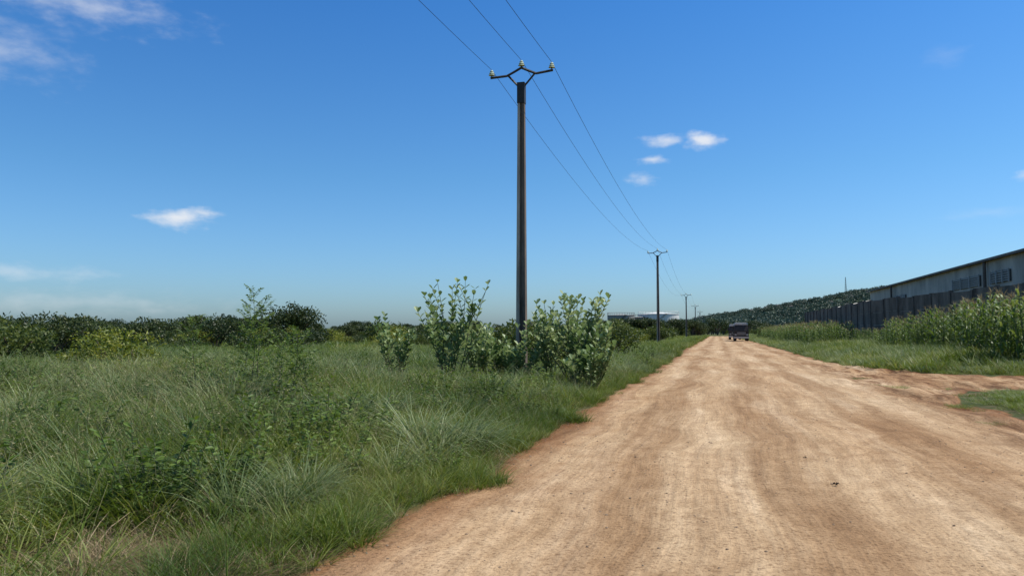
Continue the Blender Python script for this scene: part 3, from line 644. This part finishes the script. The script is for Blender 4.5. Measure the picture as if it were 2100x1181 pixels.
azn=mth('MULTIPLY',mth('ARCTAN2',sp.outputs[0],sp.outputs[1]),57.2958); eln=mth('MULTIPLY',mth('ARCSINE',sp.outputs[2]),57.2958)
cb=N('ShaderNodeCombineXYZ'); L(azn,cb.inputs[0]); L(eln,cb.inputs[1])
n1=N('ShaderNodeTexNoise'); n1.inputs['Scale'].default_value=.75; n1.inputs['Detail'].default_value=5; n1.inputs['Roughness'].default_value=.55
mp=N('ShaderNodeMapping'); mp.inputs['Scale'].default_value=(.7,1.5,1); L(cb.outputs[0],mp.inputs[0]); L(mp.outputs[0],n1.inputs['Vector'])
off=mth('MULTIPLY',mth('SUBTRACT',n1.outputs[0],.5),3.0)
tot=None
for (ca,ce,sx,sy,op,soft) in [(-39.1,7.9,3.0,.95,.85,1.2),(-.9,13.95,1.7,.9,.85,1.2),(-3.6,14.1,2.3,.6,.65,1.2),(-4.6,12.75,1.6,.5,.7,1.2),(-5.2,11.3,1.4,.7,.6,1.2),
        (-46,21,9.5,1.9,.55,1.9),(-49.5,17.4,5.5,2.6,.5,2.1),(-47.8,3.8,6.0,.7,.34,1.5),(-46,1.9,13,1.1,.22,1.5),(15.2,17.7,1.8,1.0,.10,1.5),(19.5,9.8,1.0,.5,.4,1.),(17,7.6,4,.5,.12,1.5)]:
    s1=N('ShaderNodeVectorMath'); s1.operation='SUBTRACT'; L(cb.outputs[0],s1.inputs[0]); s1.inputs[1].default_value=(ca,ce,0)
    s2=N('ShaderNodeVectorMath'); s2.operation='DIVIDE'; L(s1.outputs[0],s2.inputs[0]); s2.inputs[1].default_value=(sx,sy,1)
    s3=N('ShaderNodeVectorMath'); s3.operation='LENGTH'; L(s2.outputs[0],s3.inputs[0])
    v=mth('ADD',mth('SUBTRACT',1.0,s3.outputs['Value']),mth('MULTIPLY',off,.65))
    mr=N('ShaderNodeMapRange'); mr.interpolation_type='SMOOTHSTEP'; L(v,mr.inputs[0]); mr.inputs[1].default_value=0; mr.inputs[2].default_value=soft; mr.inputs[4].default_value=op
    tot=mr.outputs[0] if tot is None else mth('MAXIMUM',tot,mr.outputs[0])
mx=N('ShaderNodeMix'); mx.data_type='RGBA'; L(tot,mx.inputs[0]); L(hs.outputs[2],mx.inputs[6]); mx.inputs[7].default_value=(7.3,7.4,7.6,1); L(mx.outputs[2],bg.inputs[0])
sun=bpy.data.lights.new('sun','SUN'); sun.energy=5.0; sun.angle=rad(.5); sun.color=(1,.95,.87)
so=bpy.data.objects.new('sun',sun); scene.collection.objects.link(so)
S=Vector((math.cos(rad(SUN_EL))*math.sin(rad(SUN_AZ)),math.cos(rad(SUN_EL))*math.cos(rad(SUN_AZ)),math.sin(rad(SUN_EL)))); so.rotation_euler=S.to_track_quat('Z','Y').to_euler(); so.location=(30,20,40)
cam=bpy.data.cameras.new('camera'); cam.lens=26.57; cam.sensor_width=36; cam.clip_end=12000; cam.clip_start=.05
co=bpy.data.objects.new('camera',cam); scene.collection.objects.link(co); co.location=(0,0,1.6); co.rotation_euler=(rad(93.32),0,rad(15.16)); scene.camera=co
scene.view_settings.view_transform='Standard'; scene.view_settings.look='None'; scene.view_settings.exposure=0
print('grass',len(idx))
